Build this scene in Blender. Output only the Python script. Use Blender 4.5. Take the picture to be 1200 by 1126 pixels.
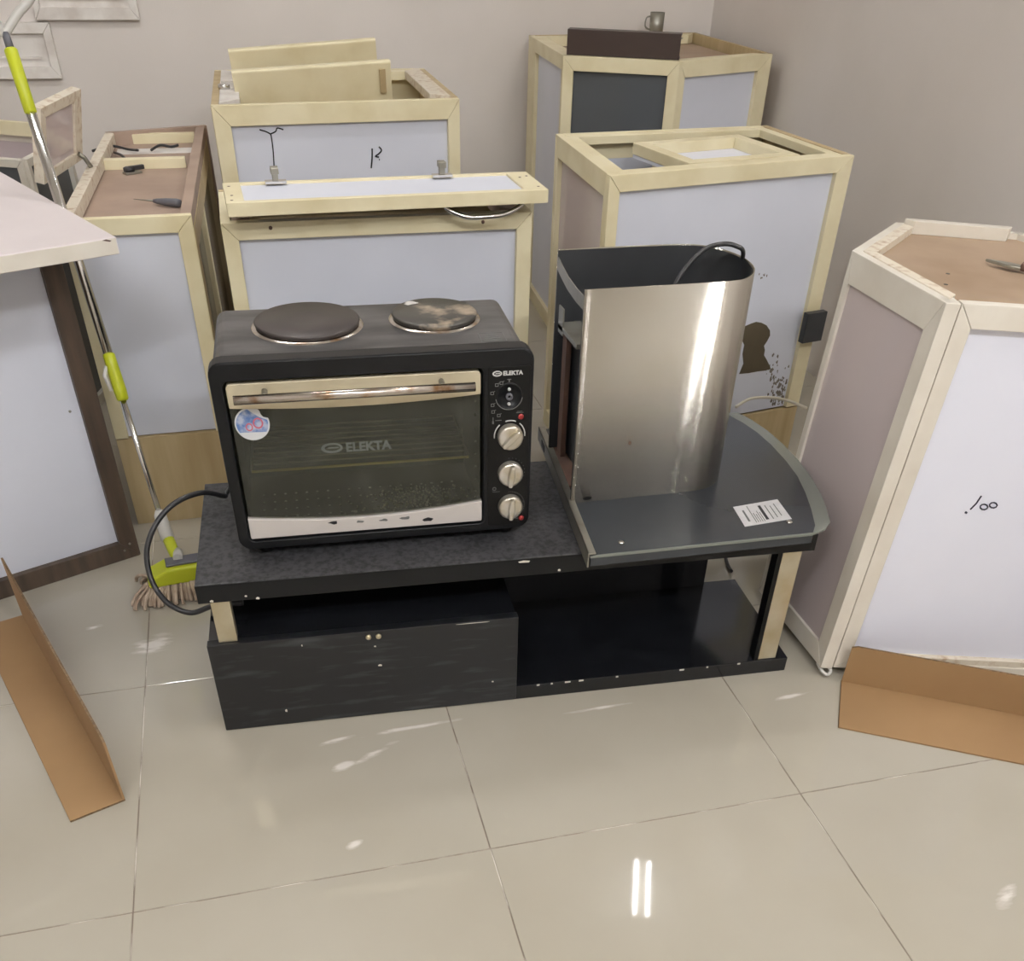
import bpy, math, random
from mathutils import Vector, Matrix
random.seed(7)
for o in list(bpy.data.objects): bpy.data.objects.remove(o)
SC = bpy.context.scene
COL = SC.collection

# ------------------------------------------------------------------ camera
F_PX, YAW, PITCH, ROLL = 1116.75, 0.267281, 0.715295, 0.027911
CAM = Vector((-0.264088, -1.083996, 1.272922))
PPX, PPY = 600.0, 842.2          # principal point: the photograph is a crop
_f0 = Vector((math.sin(YAW), math.cos(YAW), 0)); _r0 = Vector((math.cos(YAW), -math.sin(YAW), 0)); _z = Vector((0, 0, 1))
FWD = math.cos(PITCH)*_f0 - math.sin(PITCH)*_z
_u0 = math.sin(PITCH)*_f0 + math.cos(PITCH)*_z
RIGHT = math.cos(ROLL)*_r0 + math.sin(ROLL)*_u0
UP = -math.sin(ROLL)*_r0 + math.cos(ROLL)*_u0
cd = bpy.data.cameras.new('camera'); cam = bpy.data.objects.new('camera', cd); COL.objects.link(cam)
cd.sensor_fit = 'HORIZONTAL'; cd.sensor_width = 36; cd.lens = F_PX/1200*36
cd.shift_y = (PPY-563)/1200; cd.clip_start = .05
cam.matrix_world = Matrix.Translation(CAM) @ Matrix((RIGHT, UP, -FWD)).transposed().to_4x4()
SC.camera = cam

# ------------------------------------------------------------------ world, exposure
w = bpy.data.worlds.new('world'); SC.world = w; w.use_nodes = True
w.node_tree.nodes['Background'].inputs[0].default_value = (.9, .93, 1, 1)
w.node_tree.nodes['Background'].inputs[1].default_value = .05
vs = SC.view_settings
vs.view_transform = 'Standard'; vs.look = 'None'; vs.gamma = 1; vs.use_curve_mapping = False
vs.exposure = -0.55
# ceiling lamps (twin-tube battens): (x, y, length, angle, watts)
CEIL = 2.60
LAMPS = [(-.9, -1.35, 1.2, 0.25, 52), (1.22, 1.74, .36, 1.19, 5), (.55, -1.95, 1.2, .1, 64), (-.55, 1.35, 1.2, .05, 24), (1.50, -.17, 1.2, 1.725, 24)]  # lamp above the back cabinets is unseen, added to brighten the back wall

# ------------------------------------------------------------------ helpers
def lin(c):
    return tuple((v/12.92 if v <= .04045 else ((v+.055)/1.055)**2.4) for v in c) + (1,)
def rgb(r, g, b): return (r/255, g/255, b/255)
MATS = {}
def mat(name, col, rough=.5, metal=0, col2=None, scale=8, stretch=(1,1,1), lo=.35, hi=.7, bump=0, bscale=None, coat=0, spec=.5, world=False, detail=6):
    m = bpy.data.materials.new(name); m.use_nodes = True; MATS[name] = m
    nt = m.node_tree; b = nt.nodes['Principled BSDF']
    b.inputs['Base Color'].default_value = lin(col)
    b.inputs['Roughness'].default_value = rough; b.inputs['Metallic'].default_value = metal
    b.inputs['Specular IOR Level'].default_value = spec; b.inputs['Coat Weight'].default_value = coat
    if col2 or bump:
        if world: src = nt.nodes.new('ShaderNodeNewGeometry').outputs['Position']
        else: src = nt.nodes.new('ShaderNodeTexCoord').outputs['Object']
        mp = nt.nodes.new('ShaderNodeMapping'); mp.inputs['Scale'].default_value = stretch
        nt.links.new(src, mp.inputs[0])
        n = nt.nodes.new('ShaderNodeTexNoise'); n.inputs['Scale'].default_value = scale; n.inputs['Detail'].default_value = detail
        nt.links.new(mp.outputs[0], n.inputs['Vector'])
    if col2:
        r = nt.nodes.new('ShaderNodeValToRGB'); r.color_ramp.elements[0].position = lo; r.color_ramp.elements[1].position = hi
        r.color_ramp.elements[0].color = lin(col); r.color_ramp.elements[1].color = lin(col2)
        nt.links.new(n.outputs['Fac'], r.inputs[0]); nt.links.new(r.outputs[0], b.inputs['Base Color'])
    if bump:
        n2 = n
        if bscale:
            n2 = nt.nodes.new('ShaderNodeTexNoise'); n2.inputs['Scale'].default_value = bscale; nt.links.new(mp.outputs[0], n2.inputs['Vector'])
        bp = nt.nodes.new('ShaderNodeBump'); bp.inputs['Strength'].default_value = bump; bp.inputs['Distance'].default_value = .002
        nt.links.new(n2.outputs['Fac'], bp.inputs['Height']); nt.links.new(bp.outputs[0], b.inputs['Normal'])
    return m

class MB:
    def __init__(s, M=None): s.v = []; s.f = []; s.sm = []; s.M = M
    def add(s, vs_, fs_, smooth=False, M=None):
        o = len(s.v); M = M or s.M
        for p in vs_:
            p = Vector(p); s.v.append(M @ p if M else p)
        for f in fs_: s.f.append([i+o for i in f]); s.sm.append(smooth)
        return s
    def box(s, x0, x1, y0, y1, z0, z1, M=None):
        v = [(x, y, z) for z in (z0, z1) for x, y in ((x0, y0), (x1, y0), (x1, y1), (x0, y1))]
        return s.add(v, [(3,2,1,0), (4,5,6,7), (0,1,5,4), (1,2,6,5), (2,3,7,6), (3,0,4,7)], M=M)
    def prism(s, poly, a, b, M=None, smooth=False):          # poly in xy, from z=a to z=b (poly anticlockwise)
        n = len(poly)
        v = [(x, y, a) for x, y in poly] + [(x, y, b) for x, y in poly]
        o = len(s.v); s.add(v, [list(range(n-1, -1, -1)), list(range(n, 2*n))], M=M)
        for i in range(n):
            j = (i+1) % n; s.f.append([o+i, o+j, o+n+j, o+n+i]); s.sm.append(smooth)
        return s
    def ring(s, outer, inner, a, b, M=None):                  # closed frame between two loops with equal counts
        n = len(outer)
        v = [(x, y, z) for z in (a, b) for L in (outer, inner) for x, y in L]
        f = []
        for i in range(n):
            j = (i+1) % n
            f += [(i, j, 2*n+j, 2*n+i), (n+j, n+i, 3*n+i, 3*n+j), (n+i, n+j, j, i), (2*n+i, 2*n+j, 3*n+j, 3*n+i)]
        return s.add(v, f, M=M)
    def tube(s, path, r, n=10, closed=False, M=None):
        path = [Vector(p) for p in path]; k = len(path); rs = r if isinstance(r, (list, tuple)) else [r]*k
        v = []; up = None
        for i, p in enumerate(path):
            if closed: t = path[(i+1) % k]-path[i-1]
            else: t = path[min(i+1, k-1)]-path[max(i-1, 0)]
            t.normalize()
            if up is None: up = t.orthogonal().normalized()
            up = (up - t*up.dot(t)).normalized(); q = t.cross(up)
            for j in range(n):
                a = 2*math.pi*j/n; v.append(p + rs[i]*(math.cos(a)*up + math.sin(a)*q))
        f = []
        for i in range(k if closed else k-1):
            i2 = (i+1) % k
            for j in range(n):
                j2 = (j+1) % n; f.append((i*n+j, i*n+j2, i2*n+j2, i2*n+j))
        s.add(v, f, smooth=True, M=M)
        if not closed:
            o = len(s.v)-k*n
            s.f.append([o+j for j in range(n-1, -1, -1)]); s.sm.append(False)
            s.f.append([o+(k-1)*n+j for j in range(n)]); s.sm.append(False)
        return s
    def lathe(s, prof, n=32, M=None, caps=True):              # prof: list of (r, z)
        v = []; f = []
        for r, z in prof:
            for j in range(n): v.append((r*math.cos(2*math.pi*j/n), r*math.sin(2*math.pi*j/n), z))
        for i in range(len(prof)-1):
            for j in range(n):
                j2 = (j+1) % n; f.append((i*n+j, i*n+j2, (i+1)*n+j2, (i+1)*n+j))
        s.add(v, f, smooth=True, M=M)
        if caps:
            o = len(s.v)-len(v)
            s.f.append([o+j for j in range(n-1, -1, -1)]); s.sm.append(False)
            s.f.append([o+(len(prof)-1)*n+j for j in range(n)]); s.sm.append(False)
        return s

def obj(name, mb, m, parent=None, bevel=0, seg=2, auto=False):
    me = bpy.data.meshes.new(name); me.from_pydata(mb.v, [], mb.f); me.update()
    for p, sm in zip(me.polygons, mb.sm): p.use_smooth = sm
    if isinstance(m, str): m = MATS[m]
    me.materials.append(m)
    o = bpy.data.objects.new(name, me); COL.objects.link(o); o.parent = parent
    if bevel:
        md = o.modifiers.new('bevel', 'BEVEL'); md.width = bevel; md.segments = seg; md.limit_method = 'ANGLE'; md.angle_limit = .6
        md.harden_normals = False
    return o
def thing(name, label, cat, loc=(0,0,0), rz=0, group=None):
    o = bpy.data.objects.new(name, None); COL.objects.link(o); o.empty_display_size = .05
    o.location = loc; o.rotation_euler = (0, 0, rz)
    return tag(o, label, cat, group)
def tag(o, label, cat, group=None):
    o['label'] = label; o['category'] = cat
    if group: o['group'] = group
    return o
def struct(o): o['kind'] = 'structure'; return o
def text(name, body, size, m, parent, M, bold=0, spacing=1.0, extrude=.0003):
    cu = bpy.data.curves.new(name, 'FONT'); cu.body = body; cu.size = size; cu.extrude = extrude; cu.offset = bold; cu.resolution_u = 3
    cu.space_character = spacing
    t = bpy.data.objects.new(name, cu); COL.objects.link(t)
    dg = bpy.context.evaluated_depsgraph_get()
    me = bpy.data.meshes.new_from_object(t.evaluated_get(dg)); bpy.data.objects.remove(t)
    me.transform(M); me.materials.clear(); me.materials.append(MATS[m])
    o = bpy.data.objects.new(name, me); COL.objects.link(o); o.parent = parent
    return o
def at(u, v, z=None, y=None):                                # photograph pixel -> point at known height or depth
    d = FWD + (u-PPX)/F_PX*RIGHT - (v-PPY)/F_PX*UP
    t = (z-CAM.z)/d.z if z is not None else (y-CAM.y)/d.y
    return CAM + t*d
def rrect(x0, x1, y0, y1, r, n=5):
    if not isinstance(r, (list, tuple)): r = [r]*4
    P = []
    for (cx, cy, a0), q in zip(((x1, y0, -90), (x1, y1, 0), (x0, y1, 90), (x0, y0, 180)), r):
        sx = -1 if cx == x1 else 1; sy = -1 if cy == y1 else 1
        for k in range(n+1):
            a = math.radians(a0+90*k/n); P.append((cx+sx*q+q*math.cos(a), cy+sy*q+q*math.sin(a)))
    return P
def smooth_path(pts, n=8):
    pts = [Vector(p) for p in pts]; out = []
    for i in range(len(pts)-1):
        p0 = pts[max(i-1, 0)]; p1 = pts[i]; p2 = pts[i+1]; p3 = pts[min(i+2, len(pts)-1)]
        for k in range(n):
            t = k/n
            out.append(.5*((2*p1)+(p2-p0)*t+(2*p0-5*p1+4*p2-p3)*t*t+(3*p1-p0-3*p2+p3)*t**3))
    return out+[pts[-1]]
# x right, y up on an upright face, outward = -Y of the parent
FACE = Matrix(((1,0,0,0), (0,0,-1,0), (0,1,0,0), (0,0,0,1)))

# ------------------------------------------------------------------ materials
mat('wall_paint', rgb(224,217,211), .75, col2=rgb(218,211,204), scale=3, bump=.15, bscale=220, world=True)
mat('ceiling_paint', rgb(225,222,216), .8)
mat('cream_wood', rgb(230,220,186), .5, col2=rgb(215,202,162), scale=9, stretch=(1,1,1), lo=.4, hi=.75, bump=.1, bscale=120)
mat('ply_wood', rgb(196,176,136), .55, col2=rgb(178,156,116), scale=5, stretch=(6,6,.6))
mat('white_wood', rgb(226,220,208), .42, col2=rgb(214,206,192), scale=10, bump=.08, bscale=100)
mat('chipped_wood', rgb(222,212,194), .6, col2=rgb(184,158,130), scale=55, lo=.5, hi=.75)
mat('white_panel', rgb(218,221,232), .42, col2=rgb(211,214,225), scale=4)
mat('bright_panel', rgb(232,234,246), .4, col2=rgb(227,229,242), scale=4)
mat('gloss_panel', rgb(200,188,188), .12, spec=.6)
mat('mdf', rgb(170,148,132), .6, col2=rgb(152,130,114), scale=7, lo=.35, hi=.75)
mat('mdf_tan', rgb(170,147,124), .55, col2=rgb(150,126,102), scale=6, lo=.35, hi=.75)
mat('dark_glass', rgb(82,86,90), .12, spec=.6)
mat('slab_white', rgb(224,214,214), .4, col2=rgb(216,206,206), scale=5)
mat('brown_frame', rgb(84,70,58), .5, col2=rgb(62,51,43), scale=6, stretch=(8,8,1))
mat('grout', rgb(132,119,106), .8, col2=rgb(214,207,196), scale=7, lo=.48, hi=.62, world=True)
mat('black_gloss', rgb(20,21,24), .12, col2=rgb(27,29,33), scale=20, bump=.02)
mat('black_scuffed', rgb(24,25,28), .35, col2=rgb(78,82,84), scale=7, stretch=(1.2,1,9), lo=.54, hi=.95, bump=.15)
mat('black_dusty', rgb(62,62,65), .5, col2=rgb(24,24,26), scale=110, lo=.42, hi=.66, detail=9)
mat('black_plastic', rgb(17,18,20), .34, col2=rgb(22,23,25), scale=9, spec=.25)
mat('oven_enamel', rgb(48,47,47), .38, col2=rgb(88,86,86), scale=7, stretch=(1,3,1), lo=.34, hi=.62)
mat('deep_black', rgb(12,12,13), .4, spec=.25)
mat('rack_wire', rgb(206,186,120), .45, metal=.2)
mat('band_metal', rgb(206,196,170), .34, metal=.35, col2=rgb(192,180,152), scale=14)
mat('strip_metal', rgb(208,202,198), .36, metal=.25)
mat('chrome', rgb(210,208,205), .16, metal=1)
mat('rust_chrome', rgb(205,198,190), .2, metal=1, col2=rgb(150,112,70), scale=30, lo=.5, hi=.7)
mat('plate_iron', rgb(74,68,66), .42, metal=.3, col2=rgb(60,55,54), scale=5)
mat('plate_dirty', rgb(70,68,64), .35, metal=.2, col2=rgb(176,160,140), scale=16, lo=.55, hi=.68)
mat('knob_silver', rgb(216,212,206), .28, metal=.75, col2=rgb(190,180,156), scale=40)
mat('red_lens', rgb(150,44,44), .3)
mat('print_white', rgb(196,196,194), .5)
mat('print_grey', rgb(104,106,104), .4)
mat('print_dim', rgb(92,96,90), .4)
mat('ink', rgb(28,28,52), .6)
mat('ink_black', rgb(22,22,26), .6)
mat('cardboard', rgb(160,128,90), .85, col2=rgb(150,118,82), scale=4, stretch=(1,1,1), bump=.06, bscale=60)
mat('cardboard_edge', rgb(128,104,76), .9, col2=rgb(92,72,50), scale=160)
mat('lime_plastic', rgb(180,188,34), .38)
mat('clear_plastic', rgb(196,194,188), .3)
mat('grey_plastic', rgb(92,92,98), .5)
mat('mop_cotton', rgb(196,178,158), .95, col2=rgb(150,128,110), scale=40)
mat('cable_rubber', rgb(40,40,42), .45)
mat('white_cable', rgb(208,202,186), .5)
mat('hood_black', rgb(56,60,64), .22, col2=rgb(50,53,57), scale=4)
mat('hood_inner', rgb(52,54,56), .45, col2=rgb(42,43,45), scale=6)
mat('rust_brown', rgb(112,84,70), .6, col2=rgb(86,66,56), scale=14)
mat('galvanized', rgb(158,156,146), .38, metal=.7, col2=rgb(132,128,116), scale=14)
mat('steel_post', rgb(204,196,174), .3, metal=.6, col2=rgb(182,168,134), scale=12)
mat('brown_plastic', rgb(56,42,36), .4)
mat('whitewash', rgb(230,225,219), .7, col2=rgb(208,200,192), scale=12, lo=.45, hi=.7, bump=.3, bscale=60)
mat('mould', rgb(134,128,120), .8, col2=rgb(96,86,76), scale=30)
mat('torn_brown', rgb(92,82,62), .8, col2=rgb(76,66,50), scale=9)
mat('paper', rgb(206,204,204), .6, col2=rgb(196,194,196), scale=60)
mat('chip_paint', rgb(214,208,196), .7)

# glossy porcelain floor with its plaster smears
def floor_mat():
    m = bpy.data.materials.new('porcelain'); m.use_nodes = True; MATS['porcelain'] = m
    nt = m.node_tree; b = nt.nodes['Principled BSDF']; N = nt.nodes.new; L = nt.links.new
    geo = N('ShaderNodeNewGeometry')
    n1 = N('ShaderNodeTexNoise'); n1.inputs['Scale'].default_value = 2.2; n1.inputs['Detail'].default_value = 5
    L(geo.outputs['Position'], n1.inputs['Vector'])
    r1 = N('ShaderNodeValToRGB'); r1.color_ramp.elements[0].position = .35; r1.color_ramp.elements[1].position = .7
    r1.color_ramp.elements[0].color = lin(rgb(179,173,159)); r1.color_ramp.elements[1].color = lin(rgb(172,165,150))
    L(n1.outputs['Fac'], r1.inputs[0])
    # smears of plaster dust, each an ellipse broken up by noise
    n2 = N('ShaderNodeTexNoise'); n2.inputs['Scale'].default_value = 26; n2.inputs['Detail'].default_value = 8
    mp2 = N('ShaderNodeMapping'); mp2.inputs['Scale'].default_value = (.6, 2.2, 1); mp2.inputs['Rotation'].default_value = (0, 0, .2)
    L(geo.outputs['Position'], mp2.inputs[0]); L(mp2.outputs[0], n2.inputs['Vector'])
    total = None
    for (px, py, sx, sy, rot) in [(402,898,.045,.018,.5), (440,882,.07,.014,.45), (395,868,.06,.012,.2), (480,853,.16,.010,.05),
                                  (415,990,.025,.012,.3), (1180,1050,.05,.02,.6), (180,755,.07,.05,.3), (110,735,.03,.02,.1), (930,815,.06,.012,.1), (700,830,.10,.008,.0)]:
        c = at(px, py, z=0)
        mp = N('ShaderNodeMapping'); mp.vector_type = 'TEXTURE'
        mp.inputs['Location'].default_value = (c.x, c.y, 0); mp.inputs['Rotation'].default_value = (0, 0, rot); mp.inputs['Scale'].default_value = (sx, sy, 1)
        L(geo.outputs['Position'], mp.inputs[0])
        ln = N('ShaderNodeVectorMath'); ln.operation = 'LENGTH'; L(mp.outputs[0], ln.inputs[0])
        k = N('ShaderNodeMapRange'); k.inputs['From Min'].default_value = 1.4; k.inputs['From Max'].default_value = 0; L(ln.outputs['Value'], k.inputs['Value'])
        if total is None: total = k.outputs[0]
        else:
            mx = N('ShaderNodeMath'); mx.operation = 'MAXIMUM'; L(total, mx.inputs[0]); L(k.outputs[0], mx.inputs[1]); total = mx.outputs[0]
    mu = N('ShaderNodeMath'); mu.operation = 'MULTIPLY'; L(total, mu.inputs[0]); L(n2.outputs['Fac'], mu.inputs[1])
    mr = N('ShaderNodeMapRange'); mr.inputs['From Min'].default_value = .26; mr.inputs['From Max'].default_value = .46; mr.inputs['To Max'].default_value = .75; L(mu.outputs[0], mr.inputs['Value'])
    mix = N('ShaderNodeMix'); mix.data_type = 'RGBA'; L(mr.outputs[0], mix.inputs['Factor']); L(r1.outputs[0], mix.inputs[6]); mix.inputs[7].default_value = lin(rgb(226,222,216))
    L(mix.outputs[2], b.inputs['Base Color'])
    rr = N('ShaderNodeMapRange'); rr.inputs['To Min'].default_value = .04; rr.inputs['To Max'].default_value = .6; L(mr.outputs[0], rr.inputs['Value'])
    L(rr.outputs[0], b.inputs['Roughness']); b.inputs['Specular IOR Level'].default_value = .5
floor_mat()

# steel sheet: fine horizontal brushing tilts the micro-surface up and down only
def steel_mat():
    m = bpy.data.materials.new('brushed_steel'); m.use_nodes = True; MATS['brushed_steel'] = m
    nt = m.node_tree; b = nt.nodes['Principled BSDF']; N = nt.nodes.new; L = nt.links.new
    geo = N('ShaderNodeNewGeometry'); tc = N('ShaderNodeTexCoord')
    acc = None
    for k in range(3):
        sc = N('ShaderNodeVectorMath'); sc.operation = 'MULTIPLY_ADD'; L(geo.outputs['Position'], sc.inputs[0])
        sc.inputs[1].default_value = (9000, 9000, 9000); sc.inputs[2].default_value = (k*7.1, k*3.3, k*5.7)
        wn = N('ShaderNodeTexWhiteNoise'); wn.noise_dimensions = '3D'; L(sc.outputs[0], wn.inputs['Vector'])
        if acc is None: acc = wn.outputs['Value']
        else:
            ad = N('ShaderNodeMath'); ad.operation = 'ADD'; L(acc, ad.inputs[0]); L(wn.outputs['Value'], ad.inputs[1]); acc = ad.outputs[0]
    cen = N('ShaderNodeMath'); cen.operation = 'MULTIPLY_ADD'; L(acc, cen.inputs[0]); cen.inputs[1].default_value = 1.05; cen.inputs[2].default_value = -1.5*1.05
    cx = N('ShaderNodeCombineXYZ'); L(cen.outputs[0], cx.inputs['Z'])
    ad = N('ShaderNodeVectorMath'); ad.operation = 'ADD'; L(geo.outputs['Normal'], ad.inputs[0]); L(cx.outputs[0], ad.inputs[1])
    nm = N('ShaderNodeVectorMath'); nm.operation = 'NORMALIZE'; L(ad.outputs[0], nm.inputs[0]); L(nm.outputs[0], b.inputs['Normal'])
    n3 = N('ShaderNodeTexNoise'); n3.inputs['Scale'].default_value = 7; L(tc.outputs['Object'], n3.inputs['Vector'])
    cr = N('ShaderNodeValToRGB'); cr.color_ramp.elements[0].color = lin(rgb(206,204,198)); cr.color_ramp.elements[1].color = lin(rgb(192,186,174)); L(n3.outputs['Fac'], cr.inputs[0])
    L(cr.outputs[0], b.inputs['Base Color']); b.inputs['Metallic'].default_value = 1; b.inputs['Roughness'].default_value = .055
steel_mat()

def glass_mat(name, tint, refl_rough=.04, ior=1.5):
    m = bpy.data.materials.new(name); m.use_nodes = True; MATS[name] = m
    nt = m.node_tree; nt.nodes.remove(nt.nodes['Principled BSDF']); out = nt.nodes['Material Output']; N = nt.nodes.new; L = nt.links.new
    t = N('ShaderNodeBsdfTransparent'); t.inputs[0].default_value = lin(tint)
    g = N('ShaderNodeBsdfGlossy'); g.inputs['Roughness'].default_value = refl_rough
    fr = N('ShaderNodeFresnel'); fr.inputs['IOR'].default_value = ior
    mx = N('ShaderNodeMixShader'); L(fr.outputs[0], mx.inputs[0]); L(t.outputs[0], mx.inputs[1]); L(g.outputs[0], mx.inputs[2]); L(mx.outputs[0], out.inputs[0])
    return m
glass_mat('oven_glass', rgb(226,228,214), .05)
mat('hood_glass', rgb(138,142,134), .12)
MATS['hood_glass'].node_tree.nodes['Principled BSDF'].inputs['Alpha'].default_value = .72
# greasy film on the oven door
def film_mat():
    m = bpy.data.materials.new('grime'); m.use_nodes = True; MATS['grime'] = m
    nt = m.node_tree; b = nt.nodes['Principled BSDF']; N = nt.nodes.new; L = nt.links.new
    b.inputs['Base Color'].default_value = lin(rgb(150,152,140)); b.inputs['Roughness'].default_value = .6
    tc = N('ShaderNodeTexCoord'); n = N('ShaderNodeTexNoise'); n.inputs['Scale'].default_value = 14; n.inputs['Detail'].default_value = 4; L(tc.outputs['Object'], n.inputs['Vector'])
    r = N('ShaderNodeMapRange'); r.inputs['From Min'].default_value = .45; r.inputs['From Max'].default_value = .8; r.inputs['To Min'].default_value = .05; r.inputs['To Max'].default_value = .16; L(n.outputs['Fac'], r.inputs['Value'])
    L(r.outputs[0], b.inputs['Alpha'])
film_mat()
def emit(name, col, s):
    m = bpy.data.materials.new(name); m.use_nodes = True; MATS[name] = m
    b = m.node_tree.nodes['Principled BSDF']; b.inputs['Emission Color'].default_value = lin(col); b.inputs['Emission Strength'].default_value = s
    return m

# ------------------------------------------------------------------ room shell
RX0, RX1, RY0, RY1 = -3.0, 1.62, -3.4, 3.15
T = .6
fl = struct(obj('floor', MB().box(RX0-.1, RX1+.1, RY0-.1, RY1+.1, -.08, -.0015), 'grout'))
tile_mesh = {}
g = .0011
i0, i1 = math.floor(RX0/T), math.ceil(RX1/T); j0, j1 = math.floor(RY0/T), math.ceil(RY1/T)
for i in range(i0, i1):
    for j in range(j0, j1):
        x0, x1, y0, y1 = max(i*T+g, RX0), min((i+1)*T-g, RX1), max(j*T+g, RY0), min((j+1)*T-g, RY1)
        key = (round(x1-x0, 4), round(y1-y0, 4))
        if key not in tile_mesh:
            t = obj('tile', MB().box(0, key[0], 0, key[1], -.008, 0), 'porcelain', fl, bevel=.0006, seg=1); tile_mesh[key] = t
        else:
            t = tile_mesh[key].copy(); COL.objects.link(t); t.parent = fl
        t.location = (x0, y0, 0)
struct(obj('wall_back', MB().box(RX0-.1, RX1+.1, RY1, RY1+.1, -.02, CEIL), 'wall_paint'))
struct(obj('wall_right', MB().box(RX1, RX1+.1, RY0, RY1, -.02, CEIL), 'wall_paint'))
struct(obj('wall_left', MB().box(RX0-.1, RX0, RY0, RY1, -.02, CEIL), 'wall_paint'))
struct(obj('wall_front', MB().box(RX0-.1, RX1+.1, RY0-.1, RY0, -.02, CEIL), 'wall_paint'))
struct(obj('ceiling', MB().box(RX0-.1, RX1+.1, RY0-.1, RY1+.1, CEIL, CEIL+.1), 'ceiling_paint'))
for k, (x, y, ln, a, wt) in enumerate(LAMPS):
    t = thing('ceiling_lamp', ['twin tube batten lamp on the ceiling above the left side', 'short twin tube lamp on the ceiling near the back right corner', 'twin tube batten lamp on the ceiling behind the viewer', 'unseen twin tube fill lamp added on the ceiling above the back cabinets', 'narrow twin tube batten lamp on the ceiling along the right wall'][k], 'lamp', (x, y, CEIL), a)
    obj('lamp_body', MB().box(-ln/2, ln/2, -.045, .045, -.035, 0), 'white_wood', t, bevel=.004)
    tr = (.011, .006, .011, .011, .007)[k]; gp = (.036, .032, .036, .036, .042)[k]
    em = emit('tube_light', (.985, .99, 1), wt/(2*math.pi*2*math.pi*tr*ln)*2)
    for s in (-1, 1):
        obj('tube', MB().tube([(-ln/2+.01, s*gp, -.055), (ln/2-.01, s*gp, -.055)], tr, 12), em, t)


# ------------------------------------------------------------------ framed cabinets
def framed(parent, M, w, h, s, th, wood, panel, rec=.014, bottom=True, gap=.0004):
    l, r, tp, bt = s
    def piece(name, poly):
        obj(name, MB(M).prism(poly, -th, 0), wood, parent, bevel=.0012, seg=2)
    g = gap
    if tp: piece('rail', [(l+g, h-tp), (w-r-g, h-tp), (w-g, h), (g, h)])
    if bt: piece('rail', [(g, 0), (w-g, 0), (w-r-g, bt), (l+g, bt)])
    piece('stile', [(0, g), (l, bt+g if bt else 0), (l, h-tp-g), (0, h-g)])
    piece('stile', [(w, g), (w, h-g), (w-r, h-tp-g), (w-r, bt+g if bt else 0)])
    if panel:
        return obj('panel', MB(M).box(l-.004, w-r+.004, bt-.004 if bt else 0, h-tp+.004, -rec-.004, -rec), panel, parent)
def edge_matrix(a, b, z=0):
    a = Vector((a[0], a[1], z)); b = Vector((b[0], b[1], z)); u = (b-a).normalized(); n = u.cross(Vector((0,0,1)))
    M = Matrix(((u.x, 0, n.x, a.x), (u.y, 0, n.y, a.y), (u.z, 1, n.z, a.z), (0, 0, 0, 1)))
    return M, (b-a).length
def inset(poly, d):
    n = len(poly); out = []
    for i in range(n):
        p0, p1, p2 = Vector(poly[i-1]), Vector(poly[i]), Vector(poly[(i+1) % n])
        e1 = (p1-p0).normalized(); e2 = (p2-p1).normalized()
        n1 = Vector((-e1.y, e1.x)); n2 = Vector((-e2.y, e2.x))
        k = d/(1+n1.dot(n2)); out.append(tuple(p1+(n1+n2)*k))
    return out
def rim(parent, poly, d0, d1, z0, z1, wood, skip=()):
    A = inset(poly, d0); B = inset(poly, d1); n = len(poly)
    for i in range(n):
        if i in skip: continue
        j = (i+1) % n
        obj('top_rail', MB().prism([A[i], A[j], B[j], B[i]], z0, z1), wood, parent, bevel=.001)
def base(poly): 
    return sum(p[0] for p in poly)/len(poly), sum(p[1] for p in poly)/len(poly)
def local(poly, c): return [(p[0]-c[0], p[1]-c[1]) for p in poly]
def board(parent, name, poly, z0, z1, m):
    return obj(name, MB().prism(poly, z0, z1), m, parent)

# --- tall corner cabinet at the back right
poly = [(.821,2.479), (1.160,2.318), (1.560,2.480), (1.54,3.107), (.857,3.04)]; c = base(poly); q = local(poly, c); H = .875
t = thing('corner_cabinet', 'tall cream framed corner cabinet with dark glass front in the back right corner', 'cabinet', (c[0], c[1], 0))
M, wd = edge_matrix(q[0], q[1]); framed(t, M, wd, H, (.035,.035,.04,.05), .02, 'cream_wood', 'dark_glass')
M, wd = edge_matrix(q[1], q[2]); framed(t, M, wd, H, (.03,.06,.045,.05), .02, 'cream_wood', 'white_panel')
M, wd = edge_matrix(q[4], q[0]); framed(t, M, wd, H, (.12,.02,.04,.05), .02, 'cream_wood', 'white_panel')
for a, b in ((2,3), (3,4)):
    M, wd = edge_matrix(q[a], q[b]); obj('back_panel', MB(M).box(0, wd, 0, H, -.015, 0), 'ply_wood', t)
rim(t, q, .021, .055, H-.03, H-.001, 'cream_wood', skip=(2,))
board(t, 'top_board', inset(q, .022), H-.05, H-.032, 'mdf_tan'); board(t, 'bottom_board', inset(q, .022), .02, .04, 'ply_wood')
# things on it
a, b = Vector((.838, 2.50)), Vector((1.166, 2.345)); d = (b-a); e = d.normalized()
t = thing('plastic_channel', 'dark brown plastic channel strip lying on top of the tall corner cabinet', 'trim strip', (a.x, a.y, H), math.atan2(d.y, d.x))
L_ = d.length
obj('channel', MB().prism([(0,0), (.05,0), (.05,.006), (.006,.006), (.006,.062), (.05,.062), (.05,.068), (0,.068)], 0, L_, M=Matrix(((0,0,1,0), (1,0,0,0), (0,1,0,0), (0,0,0,1)))), 'brown_plastic', t, bevel=.001)
obj('end_flap', MB().prism([(L_-.05,.05), (L_-.012,.045), (L_+.006,.058), (L_-.02,.064)], -.004, -.001, M=FACE), 'galvanized', t)
p = at(767, 38, z=H)
t = thing('steel_cup', 'small steel cup standing on the tall corner cabinet', 'cup', (1.335, 3.0, H-.001))
obj('cup_body', MB().lathe([(.022,0), (.025,.002), (.027,.072), (.026,.072), (.023,.006), (.001,.005)], 24, caps=False), 'galvanized', t)
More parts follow.
